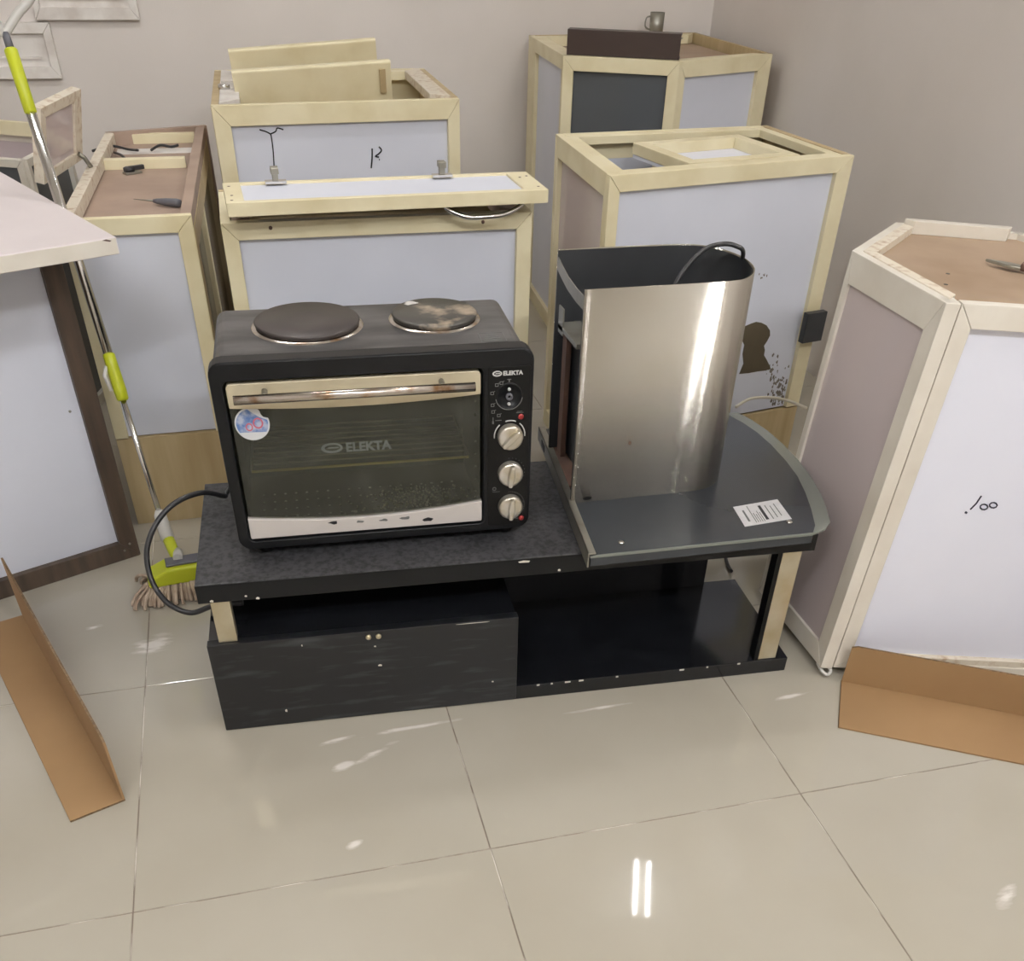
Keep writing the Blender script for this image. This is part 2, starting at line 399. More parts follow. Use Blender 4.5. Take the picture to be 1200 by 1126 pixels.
obj('handle', MB().tube(smooth_path([(-.025,0,.06), (-.042,0,.055), (-.044,0,.03), (-.026,0,.02)], 5), .003, 6), 'galvanized', t)

# --- cabinet with torn panel in front of it
poly = [(.561,1.219), (1.251,1.347), (1.208,1.757), (.576,1.712)]; c = base(poly); q = local(poly, c); H = .79
t = thing('base_cabinet', 'cream framed cabinet with torn mouldy white panel behind the range hood', 'cabinet', (c[0], c[1], 0))
M, wd = edge_matrix(q[0], q[1])
M2 = M @ Matrix.Translation((0, .145, 0))
framed(t, M2, wd, H-.145, (.03,.045,.036,0), .02, 'cream_wood', 'white_panel')
obj('plinth', MB(M).box(0, wd, 0, .14, -.018, -.004), 'ply_wood', t)
def fpt(u, v):                                        # pixel -> face coordinates on that front
    d = FWD + (u-PPX)/F_PX*RIGHT - (v-PPY)/F_PX*UP
    Mi = M.inverted(); off = Vector((c[0], c[1], 0))
    o_ = Mi @ (CAM-off); d_ = Mi.to_3x3() @ d; k = (-.014-o_.z)/d_.z; r_ = o_+k*d_
    return (r_.x, r_.y)
hole = [fpt(*p_) for p_ in [(866,438), (871,426), (870,415), (872,404), (868,396), (869,388), (873,382), (880,379), (886,377), (892,378), (898,381), (902,387), (902,393), (899,399), (895,405), (896,410), (895,416), (898,421), (901,427), (903,432), (897,434), (888,435), (877,437)]]
obj('torn_patch', MB(M).prism(hole, -.0135, -.0125), 'torn_brown', t)
for (cx, cy, n_, sp) in [(912,455,70,7), (930,445,60,7), (907,436,20,6), (893,325,7,5), (922,470,70,9)]:
    mb = MB(M)
    for _ in range(n_):
        px = cx+random.gauss(0, sp*.7); py = cy+random.gauss(0, sp*1.6)
        u_, v_ = fpt(px, min(py, 476)); r_ = random.uniform(.0015, .006 if n_ > 8 else .003)
        if v_ > .15 and u_ < wd-.05: mb.prism([(u_+r_*random.uniform(.4,1)*math.cos(k*1.05), v_+r_*random.uniform(.6,1.5)*math.sin(k*1.05)) for k in range(6)], -.0135, -.0132+random.random()*.0003)
    o = obj('mould_spots', mb, 'mould', t); o['kind'] = 'stuff'
u_, v_ = fpt(955, 378)
obj('bracket', MB(M).box(wd-.055, wd+.012, v_-.04, v_+.04, 0, .02), 'hood_inner', t, bevel=.002)
M, wd = edge_matrix(q[3], q[0]); framed(t, M, wd-.02, H, (.03,.02,.05,.05), .02, 'cream_wood', 'gloss_panel')
M, wd = edge_matrix(q[1], q[2]); obj('side_panel', MB(M).box(.02, wd, 0, H, -.02, 0), 'ply_wood', t)
M, wd = edge_matrix(q[2], q[3]); obj('back_rail', MB(M).box(.02, wd-.02, H-.06, H, -.02, 0), 'cream_wood', t, bevel=.001); obj('back_panel', MB(M).box(.02, wd-.02, 0, H-.06, -.02, -.012), 'white_panel', t)
rim(t, q, .021, .05, H-.02, H-.001, 'cream_wood')
board(t, 'bottom_board', inset(q, .022), .145, .165, 'mdf_tan')
# loose frame let into its top
A = [at(742,166,z=H), at(865,156,z=H), at(938,180,z=H), at(808,190,z=H)]
t2 = thing('loose_frame', 'small cream wooden frame with white panel set into the open cabinet top', 'frame', (A[3].x, A[3].y, H-.062))
qq = [(p_.x-A[3].x, p_.y-A[3].y) for p_ in (A[3], A[2], A[1], A[0])]
B_ = inset(qq, .035)
for i in range(4):
    j = (i+1) % 4; obj('rail', MB().prism([qq[i], qq[j], B_[j], B_[i]], .034, .06), 'cream_wood', t2, bevel=.0012)
obj('panel', MB().prism(inset(qq, .002), .026, .034), 'bright_panel', t2)
obj('cleat', MB().prism(inset(qq, .04), 0, .026), 'cream_wood', t2)

# --- middle back cabinet
poly = [(-.297,2.030), (.394,2.075), (.400,2.683), (-.275,2.693)]; c = base(poly); q = local(poly, c); H = .82
t = thing('open_cabinet', 'cream framed cabinet with drawn-on white front standing second behind the oven', 'cabinet', (c[0], c[1], 0))
M, wd = edge_matrix(q[0], q[1]); framed(t, M, wd, H, (.045,.035,.05,.05), .02, 'cream_wood', 'white_panel'); Mf = M
def fpt2(u, v, M=None, c=None, n=-.014):
    d = FWD + (u-PPX)/F_PX*RIGHT - (v-PPY)/F_PX*UP
    Mi = M.inverted(); o_ = Mi @ (CAM-Vector((c[0], c[1], 0))); d_ = Mi.to_3x3() @ d; k = (n-o_.z)/d_.z; r_ = o_+k*d_
    return (r_.x, r_.y, n)
def scribble(name, parent, M, c, strokes, r, m, n=-.0135):
    mb = MB(M)
    for s_ in strokes: mb.tube(smooth_path([fpt2(*p_, M=M, c=c, n=n) for p_ in s_], 4), r, 5)
    return obj(name, mb, m, parent)
scribble('pen_line', t, M, c, [[(322,208), (321,190), (320,175), (318,160), (317,157)], [(317,157), (311,154), (304,152)], [(317,157), (323,154), (325,150), (332,152)]], .0018, 'ink_black')
scribble('pen_number', t, M, c, [[(436,174), (436,185), (435,197)], [(444,172), (447,176), (444,180), (440,183), (444,184)], [(444,187), (445,187)]], .0022, 'ink_black')
for a, b in ((1,2), (3,0)):
    M, wd = edge_matrix(q[a], q[b]); obj('side_panel', MB(M).box(.0205, wd-.0205, 0, H, -.02, 0), 'ply_wood', t)
M, wd = edge_matrix(q[2], q[3]); obj('back_panel', MB(M).box(0, wd, 0, H, -.02, 0), 'cream_wood', t)
rim(t, q, .021, .06, H-.025, H-.001, 'cream_wood', skip=(0, 1, 3)); 
A_ = inset(q, .021); B_ = inset(q, .075)
obj('top_rail', MB().prism([A_[1], A_[2], B_[2], B_[1]], H-.02, H+.004), 'chipped_wood', t, bevel=.002)
obj('top_rail', MB().prism([A_[3], A_[0], B_[0], B_[3]], H-.02, H+.004), 'whitewash', t, bevel=.002)
board(t, 'shelf', inset(q, .022), H-.14, H-.125, 'ply_wood')
p_ = at(268,102,z=H+.008); x_, y_ = p_.x-c[0]-.012, p_.y-c[1]
obj('hinge_cup', MB().lathe([(.0175,0), (.0175,.012), (.010,.014)], 16, M=Matrix.Translation((x_, y_, H+.003))).box(x_-.008, x_+.03, y_-.008, y_+.008, H+.004, H+.022), 'chrome', t)
# two drawer fronts standing in its open top
def drawer_front(p0, p1, yy, hh, th, tilt, label):
    a = Vector((p0, 0)); t = thing('drawer_front', label, 'board', (p0, yy[0], H-.125), math.atan2(yy[1]-yy[0], p1-p0), 'cream drawer fronts stacked in the open cabinet top')
    t.rotation_euler[0] = 0
    wd = math.hypot(p1-p0, yy[1]-yy[0])
    o = obj('board', MB().prism(rrect(0, th, 0, hh, [.002, .008, .008, .002], 4), 0, wd, M=Matrix(((0,0,1,0), (1,math.tan(tilt),0,0), (0,1,0,0), (0,0,0,1)))), 'cream_wood', t, bevel=.004)
    return t, wd
tt, wd = drawer_front(-.22, .23, (2.265, 2.265), .125+.055, .04, -.30, 'cream drawer front standing nearer the viewer in the open cabinet top')
tt.rotation_euler[1] = -.05
obj('latch', MB().box(wd-.035, wd-.018, -.012, 0, .10, .16, M=Matrix(((1,0,0,0), (0,1,math.tan(-.30),0), (0,0,1,0), (0,0,0,1)))), 'ply_wood', tt)
tt, wd = drawer_front(-.215, .225, (2.50, 2.50), .125+.080, .04, -.30, 'cream drawer front standing farther back, its top against the grey wall')
tt.rotation_euler[1] = -.06

# --- middle front cabinet and the door lying on it
poly = [(-.306,1.156), (.361,1.148), (.363,1.45), (-.304,1.455)]; c = base(poly); q = local(poly, c); H = .74
t = thing('low_cabinet', 'cream framed white cabinet directly behind the oven', 'cabinet', (c[0], c[1], 0))
M, wd = edge_matrix(q[0], q[1]); framed(t, M, wd, H, (.032,.034,.034,.05), .022, 'cream_wood', 'white_panel')
for px, py in ((317,267), (566,260)):
    u_, v_, _ = fpt2(px, py, M=M, c=c, n=0); obj('screw_head', MB(M).lathe([(.004,-.001), (.004,.0008), (.001,.001)], 10, M=M@Matrix.Translation((u_, v_, 0))), 'rust_brown', t)
for a, b in ((1,2), (3,0)):
    M, wd = edge_matrix(q[a], q[b]); obj('side_panel', MB(M).box(.0225, wd-.0205, 0, H, -.02, 0), 'cream_wood', t)
M, wd = edge_matrix(q[2], q[3]); obj('back_panel', MB(M).box(0, wd, 0, H, -.02, 0), 'ply_wood', t)
rim(t, q, .0225, .06, H-.03, H-.002, 'mdf', skip=(0,))
board(t, 'inner_shade_board', inset(q, .024), H-.16, H-.145, 'deep_black')  # black board paints the shade inside the covered cabinet
board(t, 'bottom_board', inset(q, .024), .02, .04, 'ply_wood')
DZ = H+.028
D = [at(265,238,z=DZ+.026), at(643,222,z=DZ+.026), at(614,205,z=DZ+.026), at(283,210,z=DZ+.026)]
dx = (D[1]-D[0]); ang = math.atan2(dx.y, dx.x); W_ = dx.length; dep = .175
t = thing('framed_board', 'narrow cream framed door lying face down across the cabinet behind the oven', 'board', (D[0].x, D[0].y, DZ), ang)
Mtop = Matrix(((1,0,0,0), (0,1,0,0), (0,0,1,.026), (0,0,0,1)))
framed(t, Mtop, W_, dep, (.036,.05,.014,.016), .026, 'cream_wood', 'white_panel', rec=.004)
obj('backing', MB().box(.01, W_-.01, .01, dep-.01, .002, .016), 'deep_black', t)
for u_ in (.11, .47):
    h_ = obj('hinge', MB().box(u_-.022, u_+.022, dep-.03, dep-.012, .0262, .031), 'chrome', t)
    obj('hinge_arm', MB().box(u_-.006, u_+.006, dep-.027, dep-.010, .031, .046).box(u_-.008, u_+.008, dep-.03, dep-.008, .044, .056), 'galvanized', h_, bevel=.001)
for u_, v_ in ((.012,.02), (.014,.06), (.012,.14), (W_-.014,.03), (W_-.03,.12), (W_-.012,.13)):
    obj('screw_hole', MB().lathe([(.003,.0255), (.003,.0265)], 8, M=Matrix.Translation((u_, v_, 0))), 'rust_brown', t)
obj('handle', MB().tube(smooth_path([(.45,.03,.004), (.452,.022,-.008), (.49,.012,-.022), (.535,.01,-.0235), (.58,.012,-.020), (.615,.022,-.006), (.617,.03,.004)], 6), .005, 8), 'chrome', t)
obj('support', MB().box(.0, .0+.0, 0, 0, 0, 0) if False else MB().box(.02, .05, dep-.06, dep-.03, -.028, -.0005).box(W_-.13, W_-.10, dep-.06, dep-.03, -.028, -.0005), 'cream_wood', t)

# --- long cabinet on the left with opened top
poly = [(-.640,1.297), (-.367,1.300), (-.326,2.355), (-.605,2.275)]; c = base(poly); q = local(poly, c); H = .725
t = thing('long_cabinet', 'long narrow cream framed cabinet with sunken brown top beside the mop', 'cabinet', (c[0], c[1], 0))
M, wd = edge_matrix(q[0], q[1]); M2 = M @ Matrix.Translation((0, .235, 0))
framed(t, M2, wd, H-.235, (.03,.034,.034,0), .02, 'cream_wood', 'white_panel'); obj('plinth', MB(M).box(0, wd, 0, .232, -.018, -.004), 'ply_wood', t)
M, wd = edge_matrix(q[1], q[2]); framed(t, M @ Matrix.Translation((.021,0,0)), wd-.042, H-.031, (.05,.05,.05,.05), .02, 'ply_wood', 'dark_glass')
obj('middle_stile', MB(M).box(.42, .47, .05, H-.085, -.02, -.002), 'cream_wood', t)
u0 = .07; obj('paper_note', MB(M).box(u0, u0+.09, H-.22, H-.12, -.0135, -.0128), 'paper', t)
M, wd = edge_matrix(q[3], q[0]); obj('side_panel', MB(M).box(.0205, wd-.0205, 0, H-.03, -.02, 0), 'ply_wood', t)
M, wd = edge_matrix(q[2], q[3]); obj('back_panel', MB(M).box(0, wd, 0, H, -.018, 0), 'mdf', t)
board(t, 'sunken_top', inset(q, .02), H-.05, H-.033, 'mdf')
A_ = inset(q, .0205); B_ = inset(q, .026)
E_ = inset(q, 0.0005)
obj('side_rail', MB().prism([E_[3], B_[3], B_[0], (E_[0][0], A_[0][1])], H-.03, H), 'chipped_wood', t, bevel=.0015)
obj('side_rail', MB().prism([(E_[1][0], A_[1][1]), E_[2], B_[2], B_[1]], H-.03, H-.001), 'mdf', t, bevel=.0015)
def strip(u0, u1, y, wdt, z0, z1, m, name='cross_strip'):
    obj(name, MB().box(u0, u1, y, y+wdt, z0, z1), m, t, bevel=.001)
strip(-.09, .125, .47, .022, H-.033, H-.008, 'cream_wood'); strip(-.118, .10, .135, .03, H-.033, H-.010, 'cream_wood')
obj('pale_patch', MB().box(-.09,.12,.33,.40,H-.0335,H-.0322), 'whitewash', t)
for pth in ([(108,176), (130,173), (150,174), (162,178)], [(177,175), (188,172), (200,171), (209,172)], [(134,178), (143,184), (152,191)]):
    pts = [at(*p_, z=H-.024) for p_ in pth]; obj('wire', MB().tube(smooth_path([(p_.x-c[0], p_.y-c[1], H-.026+.006*(i%2)) for i, p_ in enumerate(pts)], 5), .0035, 6), 'cable_rubber', t)
p_ = at(154,197,z=H-.02)
th_ = obj('hinge', MB().box(-.022,.022,-.012,.012,0,.006), 'galvanized', t, bevel=.001); th_.location = (p_.x-c[0], p_.y-c[1], H-.033); th_.rotation_euler = (0, 0, .5)
obj('hinge_cup', MB().lathe([(.014,.006), (.014,.014), (.01,.016)], 14, M=Matrix.Translation((-.006,.004,0))), 'cable_rubber', th_)
obj('hinge_arm', MB().box(-.006,.034,-.005,.005,.008,.018), 'cable_rubber', th_, bevel=.001)
# screwdriver with black handle
p0, p1 = at(157,236,z=H-.028), at(213,241,z=H-.028); d = p1-p0
ts = thing('awl', 'pointed awl with black handle lying on the long cabinet top', 'awl', (p0.x, p0.y, H-.023), math.atan2(d.y, d.x))
L_ = d.length
RX = Matrix(((0,0,1,0), (0,1,0,0), (-1,0,0,0), (0,0,0,1)))
obj('blade', MB().lathe([(.0004,0), (.002,L_*.3), (.0028,L_*.45)], 10, M=RX), 'galvanized', ts)
obj('handle', MB().lathe([(.004,L_*.42), (.006,L_*.5), (.0085,L_*.7), (.0095,L_*.9), (.008,L_*.98), (.003,L_)], 14, M=RX), 'grey_plastic', ts)
# opened door standing up from its left edge, leaning over the cabinet
a, b = Vector((-.691,1.573,0)), Vector((-.628,1.844,0)); wd = (b-a).length
u = (b-a).normalized(); n_ = u.cross(_z); lean = .235
v_ = _z*math.cos(lean)+n_*math.sin(lean); w_ = n_*math.cos(lean)-_z*math.sin(lean)
M = Matrix(((u.x, v_.x, w_.x, 0), (u.y, v_.y, w_.y, 0), (u.z, v_.z, w_.z, 0), (0,0,0,1)))
t = thing('hinged_door', 'small cream framed door standing open at the left edge of the long cabinet', 'door panel', (a.x, a.y, H+.012))
framed(t, M, wd, .155, (.03,.05,.022,.022), .022, 'chipped_wood', 'gloss_panel', rec=.006)
obj('hinge', MB(M).tube([(wd*.86,.02,.002), (wd*.9,.012,.012), (wd*.88,-.004,.03)], .006, 6), 'galvanized', t)

# --- glass-fronted cabinet piece far left
p0, p1 = at(-40,116,z=.75), at(56,142,z=.75)
a, b = (-1.05,2.55), (-.74,2.38)
poly = [(-1.10,2.20), (-.80,2.05), (-.715,2.36), (-1.0,2.52)]; c = base(poly); q = local(poly, c); H = .70
t = thing('glass_cabinet', 'small white edged cabinet with grey glass behind the white slab at far left', 'cabinet', (c[0], c[1], 0))
for i, pm in ((0,'dark_glass'), (1,'dark_glass'), (2,'gloss_panel'), (3,'gloss_panel')):
    M, wd = edge_matrix(q[i], q[(i+1) % 4]); framed(t, M @ Matrix.Translation((.011,0,0)), wd-.022, H, (.02,.02,.02,.03), .02, 'white_wood', pm)
M, wd = edge_matrix(q[3], q[2]); obj('back_rail', MB(M).box(0, wd, H, H+.035, .022, .04), 'cream_wood', t, bevel=.001)
board(t, 'shelf', inset(q, .03), H-.10, H-.085, 'gloss_panel')

# --- brown framed cabinet with white slab on it
q0, q1 = Vector((-.937,1.004)), Vector((-.628,1.142)); u = (q1-q0).normalized(); n_ = Vector((-u.y, u.x))
fl_ = q1-u*.95; poly = [tuple(fl_), tuple(q1), tuple(q1+n_*.5), tuple(fl_+n_*.5)]; c = base(poly); q = local(poly, c); H = .737
t = thing('brown_framed_cabinet', 'white cabinet with dark brown frame under the white slab at left', 'cabinet', (c[0], c[1], 0))
M, wd = edge_matrix(q[0], q[1]); framed(t, M, wd, H, (.04,.042,.04,.045), .02, 'brown_frame', 'white_panel', rec=.016); Mb = M
for px, py in ((82,482), (152,637), (146,645)):
    x_, y_, _ = fpt2(px, py, M=M, c=c, n=-.0155 if px < 100 else 0)
    obj('screw_head', MB().lathe([(.003,0), (.003,.001), (.001,.0015)], 10, M=M@Matrix.Translation((x_, y_, -.0155 if px < 100 else 0))), 'galvanized', t)
M, wd = edge_matrix(q[1], q[2]); framed(t, M @ Matrix.Translation((.021,0,0)), wd-.042, H, (.04,.04,.04,.045), .02, 'brown_frame', 'white_panel', rec=.016)
for i in (2, 3):
    M, wd = edge_matrix(q[i], q[(i+1) % 4]); obj('back_panel' if i == 2 else 'side_panel', MB(M).box(.0 if i == 2 else .0205, wd if i == 2 else wd-.0205, 0, H, -.02, 0), 'white_panel', t)
s0, s1, s2 = at(136,278,z=.767), at(0,197,z=.767), at(0,300,z=.767)
u = (Vector((s0.x,s0.y))-Vector((s2.x,s2.y))).normalized(); v_ = Vector((-u.y, u.x)); s_ = Vector((s0.x, s0.y))
poly = [tuple(s_-u*1.1), tuple(s_), tuple(s_+v_*.74), tuple(s_+v_*.74-u*1.1)]; c2 = base(poly)
t = thing('white_slab', 'white laminated slab resting on the brown framed cabinet', 'slab', (c2[0], c2[1], .737))
obj('laminate', MB().prism(local(poly, c2), .001, .0305), 'slab_white', t, bevel=.0012)
le = local(poly, c2); dl = .002
obj('edge_band', MB(edge_matrix(le[0], le[1])[0]).box(.002, 1.098, .0025, .029, .0001, .0012), 'white_wood', t)
sp_ = edge_matrix(le[0], le[1])[0]
obj('chipped_spot', MB(sp_).prism([(1.072,.0285), (1.086,.0245), (1.090,.026), (1.080,.0295)], .0012, .0016), 'rust_brown', t)

# --- white corner cabinet at the right
TILT = math.radians(2.6)
P0, P1 = (.806,.625), (.806,.322)
uF = Vector((math.cos(-.24), math.sin(-.24)))
P2 = (P1[0]+uF.x*.50, P1[1]+uF.y*.50)
P5 = (1.032,.838); P4 = (1.285,.765); P3 = (P2[0]+.06, P2[1]+.26)
poly = [P0, P1, P2, P3, P4, P5]; H = .755
t = thing('corner_wall_cabinet', 'white many-sided cabinet with brown top and pen marks at right', 'cabinet', (P2[0], P2[1], 0))
t.rotation_euler = (0, TILT, 0)
q = [(p_[0]-P2[0], p_[1]-P2[1]) for p_ in poly]
M, wd = edge_matrix(q[0], q[1]); framed(t, M, wd, H, (.016,.032,.055,.045), .02, 'white_wood', 'gloss_panel', rec=.006)
M, wd = edge_matrix(q[1], q[2]); Mw = M
obj('corner_post', MB(M).box(0, .026, 0, H, -.03, .004), 'white_wood', t, bevel=.0015)
framed(t, M @ Matrix.Translation((.029,0,0)), wd-.029, H, (.03,.03,.04,.02), .02, 'white_wood', 'bright_panel', rec=.018)
obj('lower_lip', MB(M).box(.05, wd-.03, .02, .034, -.018, -.004), 'chipped_wood', t, bevel=.001)
for i in (2, 3, 4, 5):
    M, wd = edge_matrix(q[i], q[(i+1) % 6]); obj('side_panel', MB(M).box(.0, wd, 0, H-.001, -.018, 0), 'white_wood', t)
board(t, 'top_board', inset(q, .014), H-.030, H-.012, 'mdf_tan'); board(t, 'bottom_board', inset(q, .02), .01, .03, 'white_wood')
A_ = inset(q, .0185); B_ = inset(q, .042)
for i, wood in ((0,'chipped_wood'), (5,'chipped_wood')):
    j = (i+1) % 6; obj('top_rail', MB().prism([A_[i], A_[j], B_[j], B_[i]], H-.022, H+.002), wood, t, bevel=.001)
a_, b_ = Vector(A_[5]), Vector(A_[4]); e_ = (b_-a_); 
obj('top_rail', MB().prism([A_[5], tuple(Vector(B_[5])), tuple(a_+e_*.93+(Vector(B_[4])-b_)), tuple(a_+e_*.93)], H-.012, H+.012), 'white_wood', t, bevel=.001)
for px, py in ((1069,321), (1110,316), (1084,326), (1107,330)):
    p_ = at(px, py, z=H+.01); obj('drill_hole', MB().lathe([(.004,H-.0125), (.004,H-.0115)], 10, M=Matrix.Translation((p_.x-P2[0]-.03, p_.y-P2[1], 0))), 'deep_black', t)
Tm = Matrix.Translation((P2[0], P2[1], 0)) @ Matrix.Rotation(TILT, 4, 'Y')
def wpt(u, v, n=-.0175):
    Mi = (Tm @ Mw).inverted(); d = FWD + (u-PPX)/F_PX*RIGHT - (v-PPY)/F_PX*UP
    o_ = Mi @ CAM; d_ = Mi.to_3x3() @ d; k = (n-o_.z)/d_.z; r_ = o_+k*d_; return Vector((r_.x, r_.y, n))
mb = MB(Mw)
mb.tube([wpt(1150,581), wpt(1144,590), wpt(1137,597)], .0016, 6); mb.tube([wpt(1131,600), wpt(1133,601)], .0022, 6)
for cx, cy in ((1153,594), (1164,592)):
    mb.tube([wpt(cx+4.5*math.cos(k*.7), cy-3.2*math.sin(k*.7)) for k in range(9)], .0015, 6, closed=True)
obj('pen_number', mb, 'ink', t)
obj('curled_edging', MB(Matrix.Translation((q[1][0]+.004, q[1][1]-.004, -.001))).tube(smooth_path([(.0,.02,0), (.002,0,-.008), (.012,-.008,-.013), (.02,-.004,-.006), (.016,.004,.002)], 5), .004, 6), 'clear_plastic', t)
obj('foot', MB().box(q[0][0]+.03, q[0][0]+.09, q[1][1]+.05, q[1][1]+.11, -.020, 0), 'white_wood', t)
p0, p1 = at(1153,309,z=H), at(1225,322,z=H); d = p1-p0
t = thing('putty_knife', 'worn metal scraper blade lying on the brown top at the right edge', 'scraper', (p0.x, p0.y, H+.004), math.atan2(d.y, d.x)); t.rotation_euler[1] = TILT
L_ = d.length
obj('blade', MB().prism([(0,0), (L_*.45,-.012), (L_*.6,-.008), (L_*.6,.010), (L_*.4,.012)], 0, .006), 'galvanized', t, bevel=.0015)
obj('handle', MB().box(L_*.58, L_+.05, -.008, .010, -.001, .014), 'rust_brown', t, bevel=.004)

# ------------------------------------------------------------------ wall frames at the upper left
def wall_frame(label, x0, x1, z0, z1, lab2=None):
    t = thing('wall_frame', label, 'frame', (x0, RY1, z0), 0, 'whitewashed frames on the back wall')
    framed(t, FACE @ Matrix.Translation((0,0,.026)), x1-x0, z1-z0, (.022,.026,.03,.034), .025, 'whitewash', 'whitewash', rec=.016)
    obj('moulding', MB(FACE).box(.05, x1-x0-.05, .055, .062, .010, .016), 'whitewash', t)
wall_frame('whitewashed wooden frame on the back wall, upper one cut by the photo top', -.83, -.498, .912, 1.45)
wall_frame('whitewashed wooden frame on the back wall, lower one at the left edge', -1.35, -.792, .748, .905)

# ------------------------------------------------------------------ black TV stand
SA = math.radians(-3.3)
t = thing('tv_stand', 'low glossy black media stand carrying the oven and the hood', 'stand', (-.440,.421,0), SA)
W_ = 1.185
obj('bottom_shelf', MB().box(0, W_, 0, .315, 0, .035), 'black_gloss', t, bevel=.0015)
obj('back_panel', MB().box(.02, W_-.0, .316, .33, .0, .302), 'black_gloss', t) if False else obj('back_panel', MB().box(.02, 1.10, .300, .314, .0355, .302), 'black_gloss', t)
bx = obj('drawer_box', MB().box(.002, .585, .018, .299, .0355, .207), 'black_gloss', t, bevel=.001)
df = obj('drawer_front', MB().box(0, .587, -.002, .0175, .002, .209), 'black_scuffed', t, bevel=.0015)
for u_ in (.296, .315):
    obj('screw', MB().lathe([(.0055,0), (.0055,.002), (.003,.004)], 12, M=FACE@Matrix.Translation((u_, .196, .002))), 'steel_post', df)
obj('top_slab', MB().box(.003, 1.180, .0, .385, .302, .34), 'black_dusty', t, bevel=.0015)
obj('slab_edge', MB().box(.003, 1.180, -.0016, -.0002, .3025, .3385), 'black_plastic', t)
obj('post', MB().box(.022, .056, .006, .03, .2092, .302), 'steel_post', t, bevel=.001)
obj('post', MB().box(1.118, 1.158, .004, .03, .0352, .302), 'steel_post', t, bevel=.001)
obj('post_shade', MB().box(1.108, 1.1175, .004, .03, .0352, .302), 'deep_black', t)  # black strip paints the shade on the post's left side
for u_, v_, w_, h_ in ((.024,.305,.006,.004), (.085,.310,.004,.003), (.104,.303,.006,.004), (.585,.332,.02,.004), (.66,.307,.005,.004), (.305,.172,.004,.003), (.31,.125,.007,.004), (.17,.19,.002,.004),
                       (.535,.055,.004,.003), (.12,.035,.004,.006), (.47,.2055,.06,.001)):
    obj('paint_chip', MB(FACE).prism([(u_, v_), (u_+w_*.9, v_-h_*.2), (u_+w_, v_+h_*.6), (u_+w_*.4, v_+h_), (u_-w_*.1, v_+h_*.5)], .0022 if v_ < .25 else .0018, .0028), 'chip_paint', t)
for u_, w_ in ((.63,.006), (.66,.004), (.69,.012), (.72,.01), (.80,.005), (.94,.01), (1.0,.004), (1.07,.006)):
    obj('paint_chip', MB(FACE).box(u_, u_+w_, .031, .0345, .0002, .0012), 'chip_paint', t)

# ------------------------------------------------------------------ toaster oven
OA = math.radians(-2.9)
ov = thing('toaster_oven', 'black countertop oven with two hot plates on top', 'oven', (-.352,.492,.3402), OA)
W_, HB, HT, DP = .535, .020, .357, .285
R = .018
outer = rrect(.004, W_-.004, HB+.002, HT-.010, .02); inner = rrect(.014, W_-.014, HB+.012, HT-.020, .012)
obj('body', MB(FACE).ring(outer, inner, -DP, -.03), 'oven_enamel', ov, bevel=.002)
obj('back_plate', MB(FACE).prism(rrect(.006, W_-.006, HB+.004, HT-.012, .018), -DP-.004, -DP+.004), 'black_plastic', ov)
DX0, DX1, DZ0, DZ1 = .020, .447, .034, .326
n5 = 5
bez_o = rrect(0, W_, HB-.002, HT, .022, n5); bez_i = rrect(DX0, DX1, DZ0, DZ1, .010, n5)
obj('front_bezel', MB(FACE).ring(bez_o, bez_i, -.036, 0), 'black_plastic', ov, bevel=.004, seg=3)
obj('control_panel', MB(FACE).prism(rrect(.455, .529, .028, .328, .004), .0002, .0016), 'deep_black', ov, bevel=.001)
# cavity
cav = MB().box(DX0-.004, DX1+.004, .034, .255, .0335, .332)
cav.f = [f for k, f in enumerate(cav.f) if k != 2]; cav.sm = cav.sm[:5]; cav.f = [list(reversed(f)) for f in cav.f]
mat('cavity', rgb(84,84,70), .5, col2=rgb(66,64,52), scale=9)
cv = obj('cavity', cav, 'cavity', ov)
rk = MB()
for k in range(1, 9): rk.tube([(DX0+.02, .045+k*.022, .150), (DX1-.02, .045+k*.022, .150)], .0018, 6)
rk.tube([(DX0+.02,.042,.150), (DX0+.02,.225,.150)], .0025, 6); rk.tube([(DX1-.02,.042,.150), (DX1-.02,.225,.150)], .0025, 6)
wr = obj('wire_rack', rk, 'galvanized', ov)
obj('front_wire', MB().tube([(DX0+.02,.040,.150), (DX1-.02,.040,.150)], .0024, 6), 'rack_wire', wr)
dm = MB(FACE)
for y_ in (.085, .115, .145, .175):
    for k in range(19): dm.lathe([(.0028,.0333), (.0022,.0345)], 8, M=Matrix.Translation((.045+k*.0205, y_, 0)))
for r_ in range(8):
    dm.lathe([(.0022,0), (.0018,.0008)], 8, M=FACE@Matrix.Translation((DX1-.004, .07+r_*.025, -.06)))
o = obj('perforations', dm, 'print_white', cv); o['kind'] = 'stuff'
mat('crumb', rgb(206,202,196), .9)
cr = MB()
for _ in range(320):
    x_ = random.gauss(.33,.05); y_ = random.uniform(.07,.15); z_ = .0335+abs(random.gauss(0,.008))*max(0, 1-abs(x_-.33)/.1); s_ = random.uniform(.001,.0035)
    cr.box(x_, x_+s_, y_, y_+s_, z_, z_+s_)
o = obj('crumbs', cr, 'crumb', cv); o['kind'] = 'stuff'
